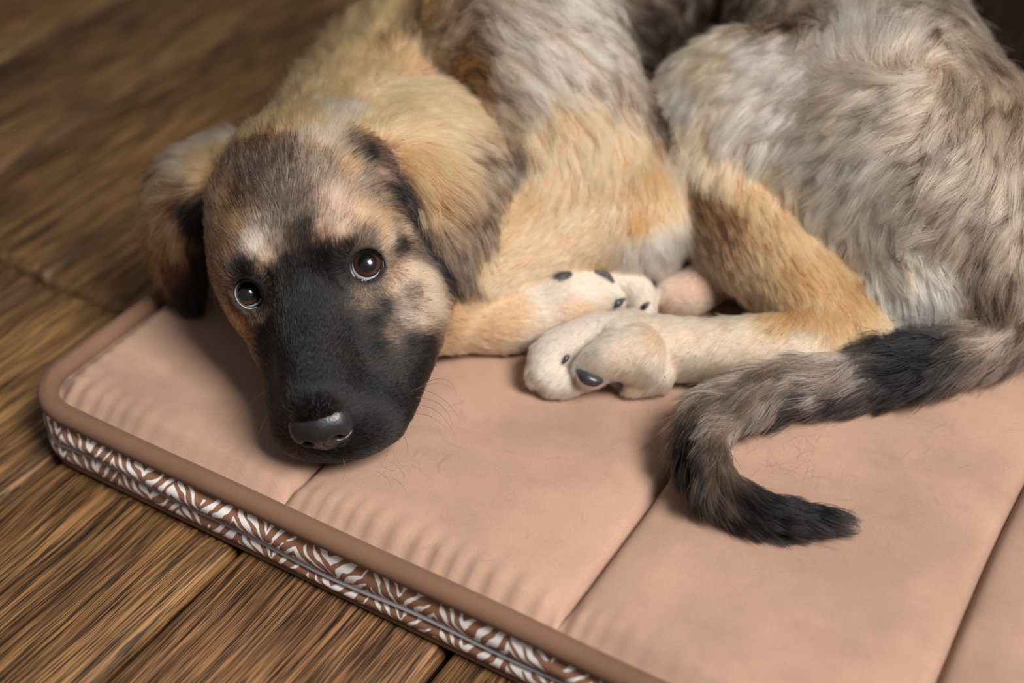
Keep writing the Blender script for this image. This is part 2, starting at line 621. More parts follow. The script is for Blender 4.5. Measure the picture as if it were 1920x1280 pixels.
    def sheet(self, rows, rad, k, lab, nu=26, nv=26):
        """a leathery flap: rows of 3-D points, made solid by balls along it"""
        g = np.array(rows, float)
        R_, C_ = g.shape[:2]

        def cr(arr, t):
            n = len(arr) - 1
            i = min(int(t * n), n - 1)
            f = t * n - i
            p0, p1, p2, p3 = arr[max(i - 1, 0)], arr[i], arr[i + 1], arr[min(i + 2, n)]
            return 0.5 * (2 * p1 + (p2 - p0) * f + (2 * p0 - 5 * p1 + 4 * p2 - p3) * f * f + (3 * p1 - p0 - 3 * p2 + p3) * f ** 3)
        m = rad + 0.012
        lo, hi = g.reshape(-1, 3).min(0) - m - .01, g.reshape(-1, 3).max(0) + m + .01
        SL, X, Y, Z = self.box(lo, hi)
        D = np.full(np.broadcast_shapes(X.shape, Y.shape, Z.shape), 1.0, np.float32)
        o = np.array([X.ravel()[0], Y.ravel()[0], Z.ravel()[0]])
        for i in range(nu):
            row = [cr(g[:, c], i / (nu - 1)) for c in range(C_)]
            for j in range(nv):
                p = cr(np.array(row), j / (nv - 1))
                rr = rad[i / (nu - 1)] if callable(rad) else rad
                a = np.maximum(np.floor((p - rr - .01 - o) / self.v).astype(int), 0)
                b = np.minimum(np.ceil((p + rr + .01 - o) / self.v).astype(int) + 1, D.shape)
                s = tuple(slice(q, w) for q, w in zip(a, b))
                d = np.sqrt((X[s[0]] - p[0]) ** 2 + (Y[:, s[1]] - p[1]) ** 2 + (Z[:, :, s[2]] - p[2]) ** 2) - rr
                D[s] = np.minimum(D[s], d)
        self.union(SL, D, k, lab)

    def mesh(self):
        f = self.f
        ins = f < 0
        cnt = np.zeros(np.array(f.shape) - 1, np.int8)
        S = [slice(0, -1), slice(1, None)]
        for i in (0, 1):
            for j in (0, 1):
                for k in (0, 1):
                    cnt += ins[S[i], S[j], S[k]]
        act = (cnt > 0) & (cnt < 8)
        idx = np.full(act.shape, -1, np.int64)
        cells = np.argwhere(act)
        idx[act] = np.arange(len(cells))
        acc = np.zeros((len(cells), 3))
        num = np.zeros(len(cells))
        corners = [(i, j, k) for i in (0, 1) for j in (0, 1) for k in (0, 1)]
        val = {c: f[cells[:, 0] + c[0], cells[:, 1] + c[1], cells[:, 2] + c[2]].astype(float) for c in corners}
        for c in corners:
            for ax in range(3):
                if c[ax]: continue
                e = list(c); e[ax] = 1; e = tuple(e)
                va, vb = val[c], val[e]
                cross = (va < 0) != (vb < 0)
                t = np.where(cross, va / np.where(cross, va - vb, 1), 0)
                p = np.array(c, float)[None, :].repeat(len(cells), 0)
                p[:, ax] += t
                acc += p * cross[:, None]
                num += cross
        V = self.lo + self.v * (cells + acc / num[:, None])
        lab = self.lab[tuple(cells.T)]
        quads = []
        for ax in range(3):
            sa = [slice(None)] * 3; sb = [slice(None)] * 3
            sa[ax] = slice(0, -1); sb[ax] = slice(1, None)
            A, Bm = ins[tuple(sa)], ins[tuple(sb)]
            e = np.argwhere(A != Bm)
            o1, o2 = [(1, 2), (2, 0), (0, 1)][ax]
            e = e[(e[:, o1] > 0) & (e[:, o2] > 0) & (e[:, o1] < act.shape[o1]) & (e[:, o2] < act.shape[o2])]
            flip = A[tuple(e.T)]
            q = []
            for d1, d2 in ((-1, -1), (0, -1), (0, 0), (-1, 0)):
                c = e.copy(); c[:, o1] += d1; c[:, o2] += d2
                q.append(idx[tuple(c.T)])
            q = np.stack(q, 1)
            q[~flip] = q[~flip][:, ::-1]
            quads.append(q)
        Q = np.concatenate(quads)
        return V, Q[(Q >= 0).all(1)], lab


HEAD, EARL, EARR, TORSO, FORE, HIND, TAIL, FPAW = range(8)

# pose of the head: local x = dog's right, y = towards the nose, z = up; origin between the eyes
HR = np.array([[-0.9733, 0.0837, -0.2137], [-0.0341, -0.9735, -0.2259], [-0.2269, -0.2126, 0.9504]])
HT = np.array([-0.1222, 0.6844, 0.092 + Z0])


def Hd(x, y, z):
    return HR @ (np.array([x, y, z]) / 1000.0) + HT


VOX = 0.002
sc = Sculpt((-0.29, 0.52, Z0 - 0.006), (0.47, 1.22, Z0 + 0.25), VOX)

# trunk, curled round behind
sc.chain([(P(910, 60, .10), .066), (P(990, 20, .105), .084), (P(1160, -60, .10), .102), (P(1400, -90, .098), .105), (P(1530, -50, .10), .098),
          (P(1590, 90, .10), .082), (P(1665, 240, .10), .080), (P(1790, 370, .08), .078)], .03, TORSO)
sc.ell(P(1870, 480, .05), (.06, .065, .05), k=.04, lab=TORSO)
sc.ell(P(1722, 540, .043), (.040, .034, .040), k=.018, lab=TORSO)
# neck
sc.chain([(Hd(0, -66, -15), .056), (P(760, 150, .085), .056), (P(940, 50, .10), .068)], .03, TORSO)
# shoulder and fore leg
sc.chain([(P(970, 70, .13), .070), (P(1070, 230, .090), .054), (P(1160, 385, .055), .044)], .022, FORE)
sc.ell(P(1000, 310, .065), (.058, .065, .055), k=.03, lab=FORE)
sc.chain([(P(1185, 415, .05), .042), (P(1020, 450, .045), .040), (P(880, 525, .038), .030), (P(815, 590, .028), .022)], .015, FORE)
# lower fore leg folded back under the forearm, with its paw
sc.chain([(P(800, 598, .022), .0205), (P(880, 602, .020), .0195), (P(960, 600, .020), .020), (P(1060, 572, .022), .022)], .006, FPAW)
sc.chain([(P(1050, 568, .024), .021), (P(1110, 560, .024), .017), (P(1140, 568, .018), .012)], .006, FPAW)
sc.chain([(P(1110, 530, .028), .016), (P(1165, 525, .028), .0125), (P(1197, 552, .022), .0110), (P(1204, 585, .014), .0095)], .0015, FPAW)
# the other hind foot, tucked under the belly
sc.chain([(P(1390, 430, .03), .02), (P(1350, 505, .022), .017), (P(1300, 545, .016), .0155), (P(1262, 556, .0145), .0135)], .006, FPAW)
# hind leg: thigh, shank, foot
sc.chain([(P(1740, 320, .09), .074), (P(1630, 240, .10), .070), (P(1480, 200, .105), .056), (P(1370, 190, .10), .044), (P(1310, 230, .085), .036)], .014, HIND)
sc.ell(P(1620, 340, .07), (.085, .07, .065), k=.03, lab=HIND)
sc.ell(P(1460, 300, .07), (.06, .05, .06), k=.03, lab=HIND)
sc.ell(P(1385, 285, .078), (.048, .046, .046), k=.035, lab=HIND)
sc.ell(P(1625, 110, .12), (.032, .03, .03), k=.02, lab=HIND)
sc.chain([(P(1300, 250, .075), .040), (P(1370, 390, .06), .038), (P(1490, 520, .04), .032), (P(1580, 605, .03), .0245), (P(1605, 635, .025), .020)], .010, HIND)
sc.chain([(P(1600, 640, .026), .0225), (P(1470, 652, .024), .0215), (P(1330, 655, .022), .0185), (P(1220, 652, .022), .0195), (P(1170, 655, .022), .020)], .010, HIND)
sc.chain([(P(1190, 632, .026), .0160), (P(1110, 632, .026), .0130), (P(1040, 662, .020), .0122), (P(1020, 698, .013), .0112)], .0015, HIND)
sc.chain([(P(1200, 662, .028), .0175), (P(1145, 670, .028), .0138), (P(1110, 692, .020), .0110)], .0015, HIND)
sc.chain([(P(1120, 690, .012), .010), (P(1070, 716, .009), .0085), (P(1040, 722, .008), .0075)], .003, HIND)
sc.chain([(P(1230, 690, .016), .014), (P(1190, 712, .010), .0095)], .003, HIND)
# tail
sc.chain([(P(1950, 540, .045), .03), (P(1860, 620, .03), .022), (P(1730, 675, .024), .017), (P(1580, 710, .022), .015), (P(1450, 735, .022), .0145),
          (P(1350, 775, .022), .014), (P(1318, 830, .02), .013), (P(1335, 895, .017), .012), (P(1400, 945, .014), .010), (P(1470, 965, .011), .008), (P(1530, 970, .009), .005)], .01, TAIL)

# head
hp = lambda *a, **k: sc.cone(*a, **k)


def he(c, r, k=.012, lab=HEAD, R=None, sub=False):
    sc.ell(Hd(*c), np.array(r) / 1000.0, HR if R is None else HR @ R, k, lab, sub)


def hc(a, b, r1, r2, k=.012, lab=HEAD, sub=False):
    sc.cone(Hd(*a), Hd(*b), r1 / 1000.0, r2 / 1000.0, k, lab, sub)


he((0, -52, -2), (56, 62, 44), .03)
for s in (-1, 1):
    he((s * 27, -14, 9), (21, 21, 17), .02)
    he((s * 40, -34, -32), (26, 38, 34), .02)
    he((s * 28, 8, -32), (18, 26, 20), .02)
hc((0, 4, -24), (0, 70, -34), 30, 23, .02)
hc((0, -4, -8), (0, 78, -18), 14, 13, .018)
for s in (-1, 1):
    w = 6 if s < 0 else -3
    hc((s * (21 + w), 14, -50), (s * (17 + w * .6), 70, -48), 20, 18, .016)
    he((s * (24 + w), 48, -58), (17 + w * .5, 34, 20), .016)
he((-50, -6, -50), (24, 32, 28), .02)
he((-38, 22, -52), (22, 30, 24), .02)
he((-7, 74, -56), (23, 19, 16), .016)
hc((0, -40, -60), (0, 62, -66), 30, 15, .02)
# eyes: sockets, lids and the direction of the look
ER = 0.0112
EYES = []
for s, px, py in ((1, 466, 551), (-1, 687, 498)):
    g = Hd(s * 36, -8, -3)
    d = np.array(ray(px, py))
    c = CAM + d * float((g - CAM) @ d)
    ax = -d
    EYES.append((s, c, ax, (px, py)))
    sc.ell(c, (ER + .0022,) * 3, k=.010, lab=HEAD)
    rt = np.cross(HR @ np.array([0, 0, 1.0]), ax); rt /= np.linalg.norm(rt)      # towards image right
    up = np.cross(ax, rt)
    R = np.stack([rt, up, ax], 1)
    sc.ell(c + ax * .012, (.0102 if s < 0 else .0080, .0098, .022), R, .0025, None, True)

# ears
earl = [[P(660, 285, .128), P(672, 225, .138), P(690, 170, .132), P(700, 140, .12)],
        [P(728, 338, .118), P(760, 275, .132), P(810, 210, .130), P(850, 165, .112)],
        [P(785, 418, .098), P(830, 360, .115), P(890, 300, .113), P(955, 265, .092)],
        [P(822, 490, .072), P(855, 450, .085), P(900, 410, .085), P(945, 380, .072)],
        [P(862, 528, .054), P(872, 528, .056), P(880, 525, .056), P(890, 520, .054)]]
sc.sheet(earl, .006, .008, EARL, 64, 64)
earr = [[P(430, 350, .102), P(425, 310, .110), P(425, 280, .110), P(430, 262, .10)],
        [P(385, 395, .086), P(360, 350, .098), P(345, 315, .098), P(350, 290, .09)],
        [P(368, 450, .062), P(330, 420, .075), P(308, 385, .075), P(300, 350, .066)],
        [P(365, 510, .036), P(335, 490, .045), P(310, 455, .046), P(298, 425, .04)],
        [P(362, 565, .012), P(350, 560, .014), P(340, 550, .014), P(330, 535, .014)]]
sc.sheet(earr, .006, .008, EARR, 54, 54)

# keep it on the mat
zz = (sc.lo[2] + sc.v * np.arange(sc.n[2])).astype(np.float32)[None, None, :]
sc.f = np.maximum(sc.f, (Z0 + 0.0008) - zz)
BV, BQ, BLAB = sc.mesh()
dog = empty('dog', P(1000, 500, 0))
tag(dog, 'tan and grey puppy with black muzzle curled up on brown quilted mat', 'dog')

# ------------------------------------------------------------------ coat: colours, lengths and lie of the hair
PAL = dict(
    T=(.58, .290, .130), C=(.78, .430, .235), D=(.82, .55, .370), W=(.86, .67, .52), L=(.72, .375, .180), O=(.54, .200, .060),
    S=(.76, .56, .435), G=(.57, .395, .280), B=(.36, .175, .080), K=(.016, .014, .015), P=(.72, .43, .300), M=(.58, .36, .245))
BLACK = np.array((.0045, .0042, .0050))

# pixel on the photo, palette, share of black, hair length in mm
COAT = """
545 380 M .79 8;520 300 G .74 10;540 450 G .91 6;480 330 G .74 9;450 370 B .74 8;565 225 L .18 14;640 215 D .02 16;600 255 D .10 13
615 190 L .06 18;590 320 G .46 10;630 380 P .16 8;680 400 C .14 8;720 420 C .12 8;640 440 D .10 6;600 430 P .30 7;690 345 G .50 8
760 430 D .22 7;735 445 D .18 6;650 462 K .86 5;638 505 K .92 4;690 452 G .80 4;618 485 K .82 5;750 457 K .88 6;785 462 G .70 7
772 505 D .16 6;745 535 D .24 5;805 520 D .10 7;765 550 G .60 6;760 590 S .45 6;792 600 D .22 7;718 572 K .66 4;690 562 G .62 4
735 622 G .62 5;800 645 K .82 5;770 645 K .80 5;815 560 D .06 8;700 600 K .80 4
478 462 W .03 6;502 486 D .14 6;440 420 L .30 8;425 470 B .35 8;455 502 K .92 4;512 515 K .66 5;540 495 K .80 5;520 452 G .45 7
420 385 L .38 9;440 268 D .06 16;480 240 L .10 16;525 215 L .22 16;500 262 B .48 12;450 605 T .40 5;470 625 B .55 5;430 560 B .50 6
560 560 K 1.00 4;600 560 K .97 4;560 640 K 1.00 4;650 620 K .97 4;700 650 K .96 4;600 700 K 1.00 3;700 720 K 1.00 4;780 720 K 1.00 4;760 780 K 1.00 4
680 820 K 1.00 4;560 720 K 1.00 3;520 700 K 1.00 4;500 640 K .97 4;620 850 K 1.00 3;800 690 K .97 4;560 520 K .92 5;590 490 K .85 5;575 600 K 1.00 4
700 200 L .03 17;760 200 L .07 18;800 235 L .15 20;850 205 L .10 20;900 250 L .22 21;930 300 G .46 20;950 330 G .62 18;900 350 M .38 19
850 330 T .22 20;800 300 L .14 19;750 290 L .14 17;700 255 L .06 16;684 296 K .70 12;664 312 L .22 9;706 322 M .35 9;740 352 K .95 12;772 402 K 1.00 12;802 452 K 1.00 11
826 500 K 1.00 11;850 530 K .95 12;880 520 G .62 14;870 470 G .50 15;850 430 M .36 16;900 430 M .46 17;920 400 G .54 18;830 380 T .26 17;955 280 G .55 20
430 262 D .05 18;392 290 L .10 18;342 312 D .10 22;312 340 L .20 24;300 400 L .30 26;330 440 T .36 24;300 470 T .42 24;370 402 K .92 14
375 460 K .97 12;360 520 K 1.00 12;355 560 K 1.00 11;330 500 B .70 16;400 330 L .16 16
620 130 L .10 26;660 80 L .10 28;700 60 L .12 28;745 100 L .26 26;830 90 G .42 26;870 140 B .52 24;780 40 L .32 28;950 60 S .22 26
1000 50 S .27 26;1050 30 S .27 26;1180 60 G .70 26;1250 40 G .66 26;1350 30 G .62 26;1500 30 G .62 26;1200 150 G .74 24;1230 220 G .78 22
1650 40 G .62 26;1780 60 G .27 24;1750 120 G .28 24;1850 200 G .28 24;1880 330 G .30 26;1900 450 G .32 26;1800 400 G .25 26;1700 545 W .03 24;1720 580 W .06 22;1680 520 W .06 24
1755 520 W .12 24;1690 480 C .16 24;1650 560 W .22 20;1850 520 G .66 26
980 150 S .20 24;1050 120 S .24 24;1100 80 S .27 24;1145 150 G .28 22;1050 200 C .18 20;1000 250 C .10 18;1100 230 C .10 18;1185 250 C .14 18
1050 320 C .03 14;1150 320 C .03 14;950 420 L .04 12;1000 470 C .02 11;1100 460 C .02 11;1203 398 O .04 12;1165 380 C .04 12;1222 372 L .06 12;1235 455 W .02 16
1200 485 W .02 14;900 500 L .05 10;1100 385 C .02 12;990 370 L .05 13;1222 330 L .10 15;1130 500 L .05 9
850 560 L .03 7;900 622 C .04 7;960 580 C .02 7;1020 550 W .03 6;1100 540 W .02 5;1090 590 C .03 5;1192 530 W .03 4;1290 550 P .02 4;840 640 C .05 7
1290 180 S .11 18;1350 120 C .06 20;1450 110 S .13 24;1550 120 S .17 26;1605 60 S .13 28;1650 60 S .14 28;1300 260 C .04 18;1350 300 C .03 20
1400 260 S .11 24;1500 220 S .17 26;1600 200 G .17 28;1700 200 G .25 28;1275 300 G .15 13;1300 370 B .42 12;1350 425 B .36 11;1420 350 L .16 20
1470 340 C .06 24;1550 300 S .14 28;1650 300 S .17 28;1750 300 G .27 28;1550 400 S .14 26;1650 380 S .14 28;1600 440 S .14 26;1720 440 S .13 26
1650 470 W .14 24;1430 430 L .22 13;1500 430 L .12 14;1560 480 T .12 13;1605 540 T .22 12;1480 520 T .08 11;1540 560 L .03 11;1600 600 L .06 12
1470 600 T .10 10;1400 640 D .03 9;1300 650 D .02 8;1200 640 D .02 8;1120 640 W .03 6;1050 650 W .04 6;1030 690 W .05 6;1100 690 W .04 5
1350 700 D .06 9;1250 700 D .05 9;1180 670 D .04 6;1500 655 D .05 10;1450 500 T .16 11
1850 600 G .62 26;1780 650 K .86 30;1700 640 K .92 30;1700 700 K .86 28;1600 690 S .46 30;1560 720 S .51 30;1520 755 K .90 26;1450 740 S .63 28
1400 760 S .61 28;1480 700 G .62 28;1350 790 S .61 26;1300 800 K .74 26;1330 840 S .73 24;1300 860 K .84 24;1340 880 G .76 24;1380 930 K .97 24
1450 960 K 1.00 24;1530 970 K 1.00 24;1900 590 G .42 26
575 430 K .82 6;555 345 G .74 9;530 410 G .70 7;1520 775 K .95 22;1600 740 K .92 22;1420 790 K .85 22;1290 830 K .90 22
"""
# pixel, direction in the picture
FLOW = """
600 740 0 -1;560 640 -.1 -1;650 620 .3 -.9;720 700 .8 -.45;780 720 .9 -.3;520 700 -.6 -.8;500 640 -.5 -.85;680 800 .7 -.4;545 400 0 -1;575 520 0 -1
630 400 .25 -.95;700 420 .7 -.6;760 430 .85 -.4;480 380 -.3 -.95;440 430 -.65 -.75;790 560 .95 -.1;740 600 .85 .1;640 230 .1 -1;600 180 0 -1
720 575 .9 .2;450 600 -.5 .4;545 300 0 -1;470 470 -.4 -.9;610 470 .1 -1;800 640 .9 0;690 330 .6 -.6
700 220 .85 -.45;780 215 .95 -.15;850 230 .9 .35;900 300 .6 .75;800 300 .8 .55;850 380 .55 .85;870 460 .15 1;780 420 .45 .9;930 330 .35 .95;720 325 .75 .6
760 380 .5 .85;820 490 .45 .9
420 290 -.9 -.25;350 320 -.95 .2;310 380 -.6 .8;330 450 -.3 .95;368 430 -.1 1;360 540 -.2 .95
620 120 -.3 -.95;720 80 .25 -.97;830 80 .6 -.75;660 70 -.15 -1;950 60 .75 .5;1050 40 .75 .55;1180 60 .7 .65;1350 30 .95 .25;1500 30 1 .1;1650 30 .9 .2
1780 60 .5 .8;1850 200 -.4 .9;1850 330 -.6 .8;1890 450 -.5 .85;1780 400 -.65 .75;1720 475 .5 .8;1700 550 .1 1;1200 180 .4 .9
980 150 .6 .7;1050 200 .5 .8;1100 80 .7 .6;1150 180 .4 .9;1000 260 .2 .95;1100 300 0 1;1100 430 -.9 .35;1000 470 -.9 .4;950 420 -.7 .65;1200 420 -.2 .95
1050 330 -.3 .9;1180 330 .1 1;1235 455 .3 .95
850 590 .95 0;900 610 .95 -.1;1000 590 .95 -.15;1100 560 .95 .1;1190 540 .5 .8;1290 550 -.8 .3
1450 110 -.9 .3;1350 120 -.8 .55;1300 180 -.5 .85;1280 280 .15 1;1350 270 -.25 1;1300 360 .5 .85;1350 420 .6 .8;1430 420 .45 .9;1500 520 .6 .8;1580 590 .45 .9
1500 650 -.9 .4;1400 660 -.8 .6;1300 660 -.75 .65;1150 660 -.8 .55;1050 660 -.7 .7;1550 300 -.75 .65;1500 220 -.8 .55;1600 200 -.85 .5;1620 60 -.1 -1;1580 70 -.5 -.8
1680 80 .6 -.7;1470 350 -.25 .97;1400 260 -.5 .85;1700 220 -.8 .6;1750 300 -.75 .65;1650 330 -.75 .7;1560 410 -.15 1;1640 420 .2 1;1680 460 .7 .6
1850 610 -.9 .4;1700 680 -.95 .25;1550 720 -1 .15;1420 750 -.92 .4;1330 810 -.5 .85;1315 870 .1 1;1370 930 .7 .65;1470 965 1 .12
"""


def table(s):
    out = []
    for rec in s.replace('\n', ';').split(';'):
        if rec.strip(): out.append(rec.split())
    return out


me_tmp = bpy.data.meshes.new('body')
me_tmp.from_pydata(BV.tolist(), [], BQ.tolist())
me_tmp.update()
NV = len(BV)
VN = np.empty(NV * 3, np.float32)
me_tmp.vertex_normals.foreach_get('vector', VN)
VN = VN.reshape(-1, 3).astype(float)
bvh = BVHTree.FromPolygons([tuple(v) for v in BV.tolist()], BQ.tolist())
camv = Vector(CAM)


def hit(px, py):
    loc, nor, fi, d = bvh.ray_cast(camv, ray(px, py))
    if loc is None: return None
    return np.array(loc), np.array(nor), BLAB[BQ[fi][0]]


cp, cl, cc, cd, cs = [], [], [], [], []
for px, py, k, d, L in table(COAT):
    h = hit(float(px), float(py))
    if h is None: continue
    cp.append(h[0]); cl.append(h[2]); cc.append(PAL[k]); cd.append(float(d)); cs.append(float(L))
fp, fl, fd = [], [], []
for px, py, dx, dy in table(FLOW):
    px, py, dx, dy = map(float, (px, py, dx, dy))
    h = hit(px, py)
    if h is None: continue
    nrm = Vector(h[1]); o = Vector(h[0])
    r2 = ray(px + dx * 6, py + dy * 6)
    den = r2.dot(nrm)
    if abs(den) < .12: nrm = (nrm - Vector(ray(px, py)) * .3).normalized(); den = r2.dot(nrm)
    q = camv + r2 * ((o - camv).dot(nrm) / den)
    v = np.array(q - o); v /= np.linalg.norm(v) + 1e-12
    fp.append(h[0]); fl.append(h[2]); fd.append(v)
cp, cl, cc, cd, cs, fp, fl, fd = map(np.array, (cp, cl, cc, cd, cs, fp, fl, fd))


def blend(pts, labs, ctrl, clab, vals, eps, pw):
    out = np.empty((len(pts), vals.shape[1]))
    for i in range(0, len(pts), 20000):
        s = slice(i, i + 20000)
        d2 = ((pts[s, None, :] - ctrl[None]) ** 2).sum(-1)
        d2 = d2 * np.where(labs[s, None] == clab[None], 1.0, 9.0) + np.where(labs[s, None] == clab[None], 0.0, 2e-4)
        w = 1.0 / (d2 + eps * eps) ** pw
        out[s] = (w @ vals) / w.sum(1, keepdims=True)
    return out


cv = blend(BV, BLAB, cp, cl, np.concatenate([cc, cd[:, None], cs[:, None]], 1), .004, 1.8)
V_COL, V_DARK, V_LEN = cv[:, :3], cv[:, 3], cv[:, 4] / 1000.0
V_FLOW = blend(BV, BLAB, fp, fl, fd, .008, 1.5)

# thin, short hair round the eyes and none in the opening or under the nose leather
EYE_OPEN = []
for s, c, ax, pix in EYES:
    rel = BV - c
    al = rel @ ax
    rad = np.linalg.norm(rel - al[:, None] * ax, axis=1)
    near = (np.abs(al) < .03) & (rad < .026)
    rdir = (rel - al[:, None] * ax) / np.maximum(rad, 1e-6)[:, None]
    w = np.clip((.026 - rad) / .012, 0, 1)[:, None] * near[:, None]
    V_FLOW = V_FLOW * (1 - w * .8) + rdir * w * .8
    V_LEN = np.where(near, np.minimum(V_LEN, .0022 + np.clip(rad - .010, 0, 1) * .34), V_LEN)
    w2 = np.clip((.0150 - rad) / .004, 0, 1) * near
    V_DARK = np.maximum(V_DARK, w2 * .9)
V_FLOW -= (V_FLOW * VN).sum(1, keepdims=True) * VN
V_FLOW /= np.linalg.norm(V_FLOW, axis=1, keepdims=True) + 1e-9

# skin under the coat takes the coat's colour
k = Nodes('dog_skin')
at = k.n('ShaderNodeAttribute', attribute_name='coat')
k.l(at.outputs['Color'], k.b.inputs['Base Color'])
k.b.inputs['Roughness'].default_value = .8
k.b.inputs['Specular IOR Level'].default_value = .15
me_tmp.materials.append(k.m)
me_tmp.polygons.foreach_set('use_smooth', [True] * len(me_tmp.polygons))
sk = V_COL * .55 * (1 - V_DARK[:, None]) + np.array((.018, .016, .016)) * V_DARK[:, None]
ca = me_tmp.attributes.new('coat', 'FLOAT_COLOR', 'POINT')
ca.data.foreach_set('color', np.concatenate([sk, np.ones((NV, 1))], 1).astype(np.float32).ravel())
body = bpy.data.objects.new('body', me_tmp)
COL.objects.link(body)
keep_world(body, dog)


def snoise(p, f, sd):
    r = np.random.default_rng(sd)
    o = np.zeros(len(p))
    for i in range(5):
        d = r.normal(size=3); d /= np.linalg.norm(d)
        d2 = r.normal(size=3); d2 /= np.linalg.norm(d2)
        ff = f * r.uniform(.6, 1.6)
        o += np.sin(p @ d * ff * 6.28 + r.uniform(0, 6.28) + 1.5 * np.sin(p @ d2 * ff * 4.1 + r.uniform(0, 6.28)))
    return o / 2.6


# roots
Q = BQ
A, B_, C_, D_ = (BV[Q[:, i]] for i in range(4))
area = .5 * np.linalg.norm(np.cross(C_ - A, D_ - B_), axis=1)
fl_len = V_LEN[Q].mean(1)
fn = VN[Q].mean(1)
fc = BV[Q].mean(1)
tocam = CAM - fc; tocam /= np.linalg.norm(tocam, axis=1, keepdims=True)
seen = (fn * tocam).sum(1)
dens = np.interp(fl_len, [.003, .006, .010, .020, .030], [2.7e6, 2.2e6, 1.6e6, .95e6, .80e6])
dens *= np.interp(seen, [-.6, -.1], [.30, 1.0])                # the far side needs less
pj = fc - CAM
zc = pj[:, 1] * CP - pj[:, 2] * SP
pxx = 960 + FPX * pj[:, 0] / zc
pyy = 640 - FPX * (pj[:, 1] * SP + pj[:, 2] * CP) / zc
off = (pxx > 2150) | (pyy < -260)
dens *= np.where(off, .25, 1.0)
dens *= np.where(fc[:, 2] < Z0 + .0015, 0, 1)
for s, c, ax, pix in EYES:
    rel = fc - c
    al = rel @ ax
    rad = np.linalg.norm(rel - al[:, None] * ax, axis=1)
    dens *= np.where((rad < .0112 if s < 0 else rad < .0098) & (al > -.012), 0, 1)
nl = (fc - HT) @ HR * 1000.0
dens *= np.where(((nl[:, 0] / 17) ** 2 + ((nl[:, 1] - 97) / 16) ** 2 + ((nl[:, 2] + 33) / 14) ** 2) < 1, 0, 1)
HAIR_SCALE = 1.0
exp_n = area * dens * HAIR_SCALE
N = int(exp_n.sum())
cum = np.cumsum(exp_n)
fi = np.searchsorted(cum, rng.uniform(0, cum[-1], N))
fi = np.minimum(fi, len(Q) - 1)
u, v = rng.random(N)[:, None], rng.random(N)[:, None]
bw = [(1 - u) * (1 - v), u * (1 - v), u * v, (1 - u) * v]
mixv = lambda arr: sum(w * arr[Q[fi, i]] for i, w in enumerate(bw))
R0 = mixv(BV)
HN = mixv(VN); HN /= np.linalg.norm(HN, axis=1, keepdims=True)
HF = mixv(V_FLOW)
HCOL = mixv(V_COL)
HD_ = mixv(V_DARK[:, None])[:, 0]
HL = mixv(V_LEN[:, None])[:, 0]
HLab = BLAB[Q[fi, 0]]

# clumps: every hair leans towards the lock it belongs to
pc = np.interp(HL, [.004, .010, .025], [.10, .055, .030])
gsel = np.where(rng.random(N) < pc)[0]
kd = KDTree(len(gsel))
for i, p in enumerate(R0[gsel].tolist()): kd.insert(p, i)
kd.balance()
find = kd.find
cid = np.fromiter((find(p)[1] for p in R0.tolist()), np.int64, N)
same = HLab[gsel[cid]] == HLab
NG = len(gsel)
g_ang = .26 * snoise(R0[gsel], 16, 3) + .20 * snoise(R0[gsel], 45, 4) + .11 * rng.normal(size=NG)
g_ang *= np.interp(HL[gsel], [.004, .014, .025], [.40, .55, 1.0])
g_lift = np.clip(.27 + .08 * snoise(R0[gsel], 40, 5) + .05 * rng.normal(size=NG), .08, .8)
g_lift = g_lift + np.where((HLab[gsel] == TORSO) & (R0[gsel][:, 0] < -.05), .16 + .12 * snoise(R0[gsel], 30, 9), 0).clip(0, .4)
g_len = 1 + .16 * rng.normal(size=NG)
g_ph = rng.uniform(0, 6.28, NG)
g_tone = rng.normal(size=NG)

K = 7
S = np.linspace(0, 1, K)


def strand(r0, n, f, L, angv, lift, ph, wav):
    b = np.cross(n, f)
    f2 = f * np.cos(angv)[:, None] + b * np.sin(angv)[:, None]
    b2 = np.cross(n, f2)
    pts = np.empty((len(r0), K, 3))
    p = r0.copy()
    pts[:, 0] = p
    for j in range(1, K):
        s = S[j]
        el = lift * (1.35 - 1.15 * s)
        d = f2 * np.cos(el)[:, None] + n * np.sin(el)[:, None]
        w = wav * np.cos(ph + s * 5.2)
        d = d + b2 * w[:, None]
        d[:, 2] -= .10 * s
        d /= np.linalg.norm(d, axis=1, keepdims=True)
        p = p + d * (L / (K - 1))[:, None]
        pts[:, j] = p
    return pts


wav_g = np.interp(HL[gsel], [.005, .012, .028], [.03, .09, .22])
GP = strand(R0[gsel], HN[gsel], HF[gsel], HL[gsel] * np.clip(g_len, .6, 1.5), g_ang, g_lift, g_ph, wav_g)
hl = HL * np.clip(g_len[cid], .6, 1.5) * rng.uniform(.72, 1.12, N)
HP = strand(R0, HN, HF, hl, g_ang[cid] + .13 * rng.normal(size=N), np.clip(g_lift[cid] + .07 * rng.normal(size=N), .06, 1), g_ph[cid] + .4 * rng.normal(size=N),
            np.interp(HL, [.005, .012, .028], [.03, .09, .22]))
cl_amt = np.where(same, rng.uniform(.25, .80, N), 0) * np.interp(HL, [.004, .014, .022], [.25, .45, 1.0])
for j in range(1, K):
    w = (cl_amt * S[j] ** 1.1)[:, None]
    HP[:, j] = HP[:, j] * (1 - w) + GP[cid, j] * w
# stray hairs
st = rng.random(N) < .025
HP[st, 3:] += (HN[st, None, :] * (S[None, 3:, None] - .33) * (hl[st] * rng.uniform(.1, .45, st.sum()))[:, None, None])
HP[..., 2] = np.maximum(HP[..., 2], Z0 + .0012)

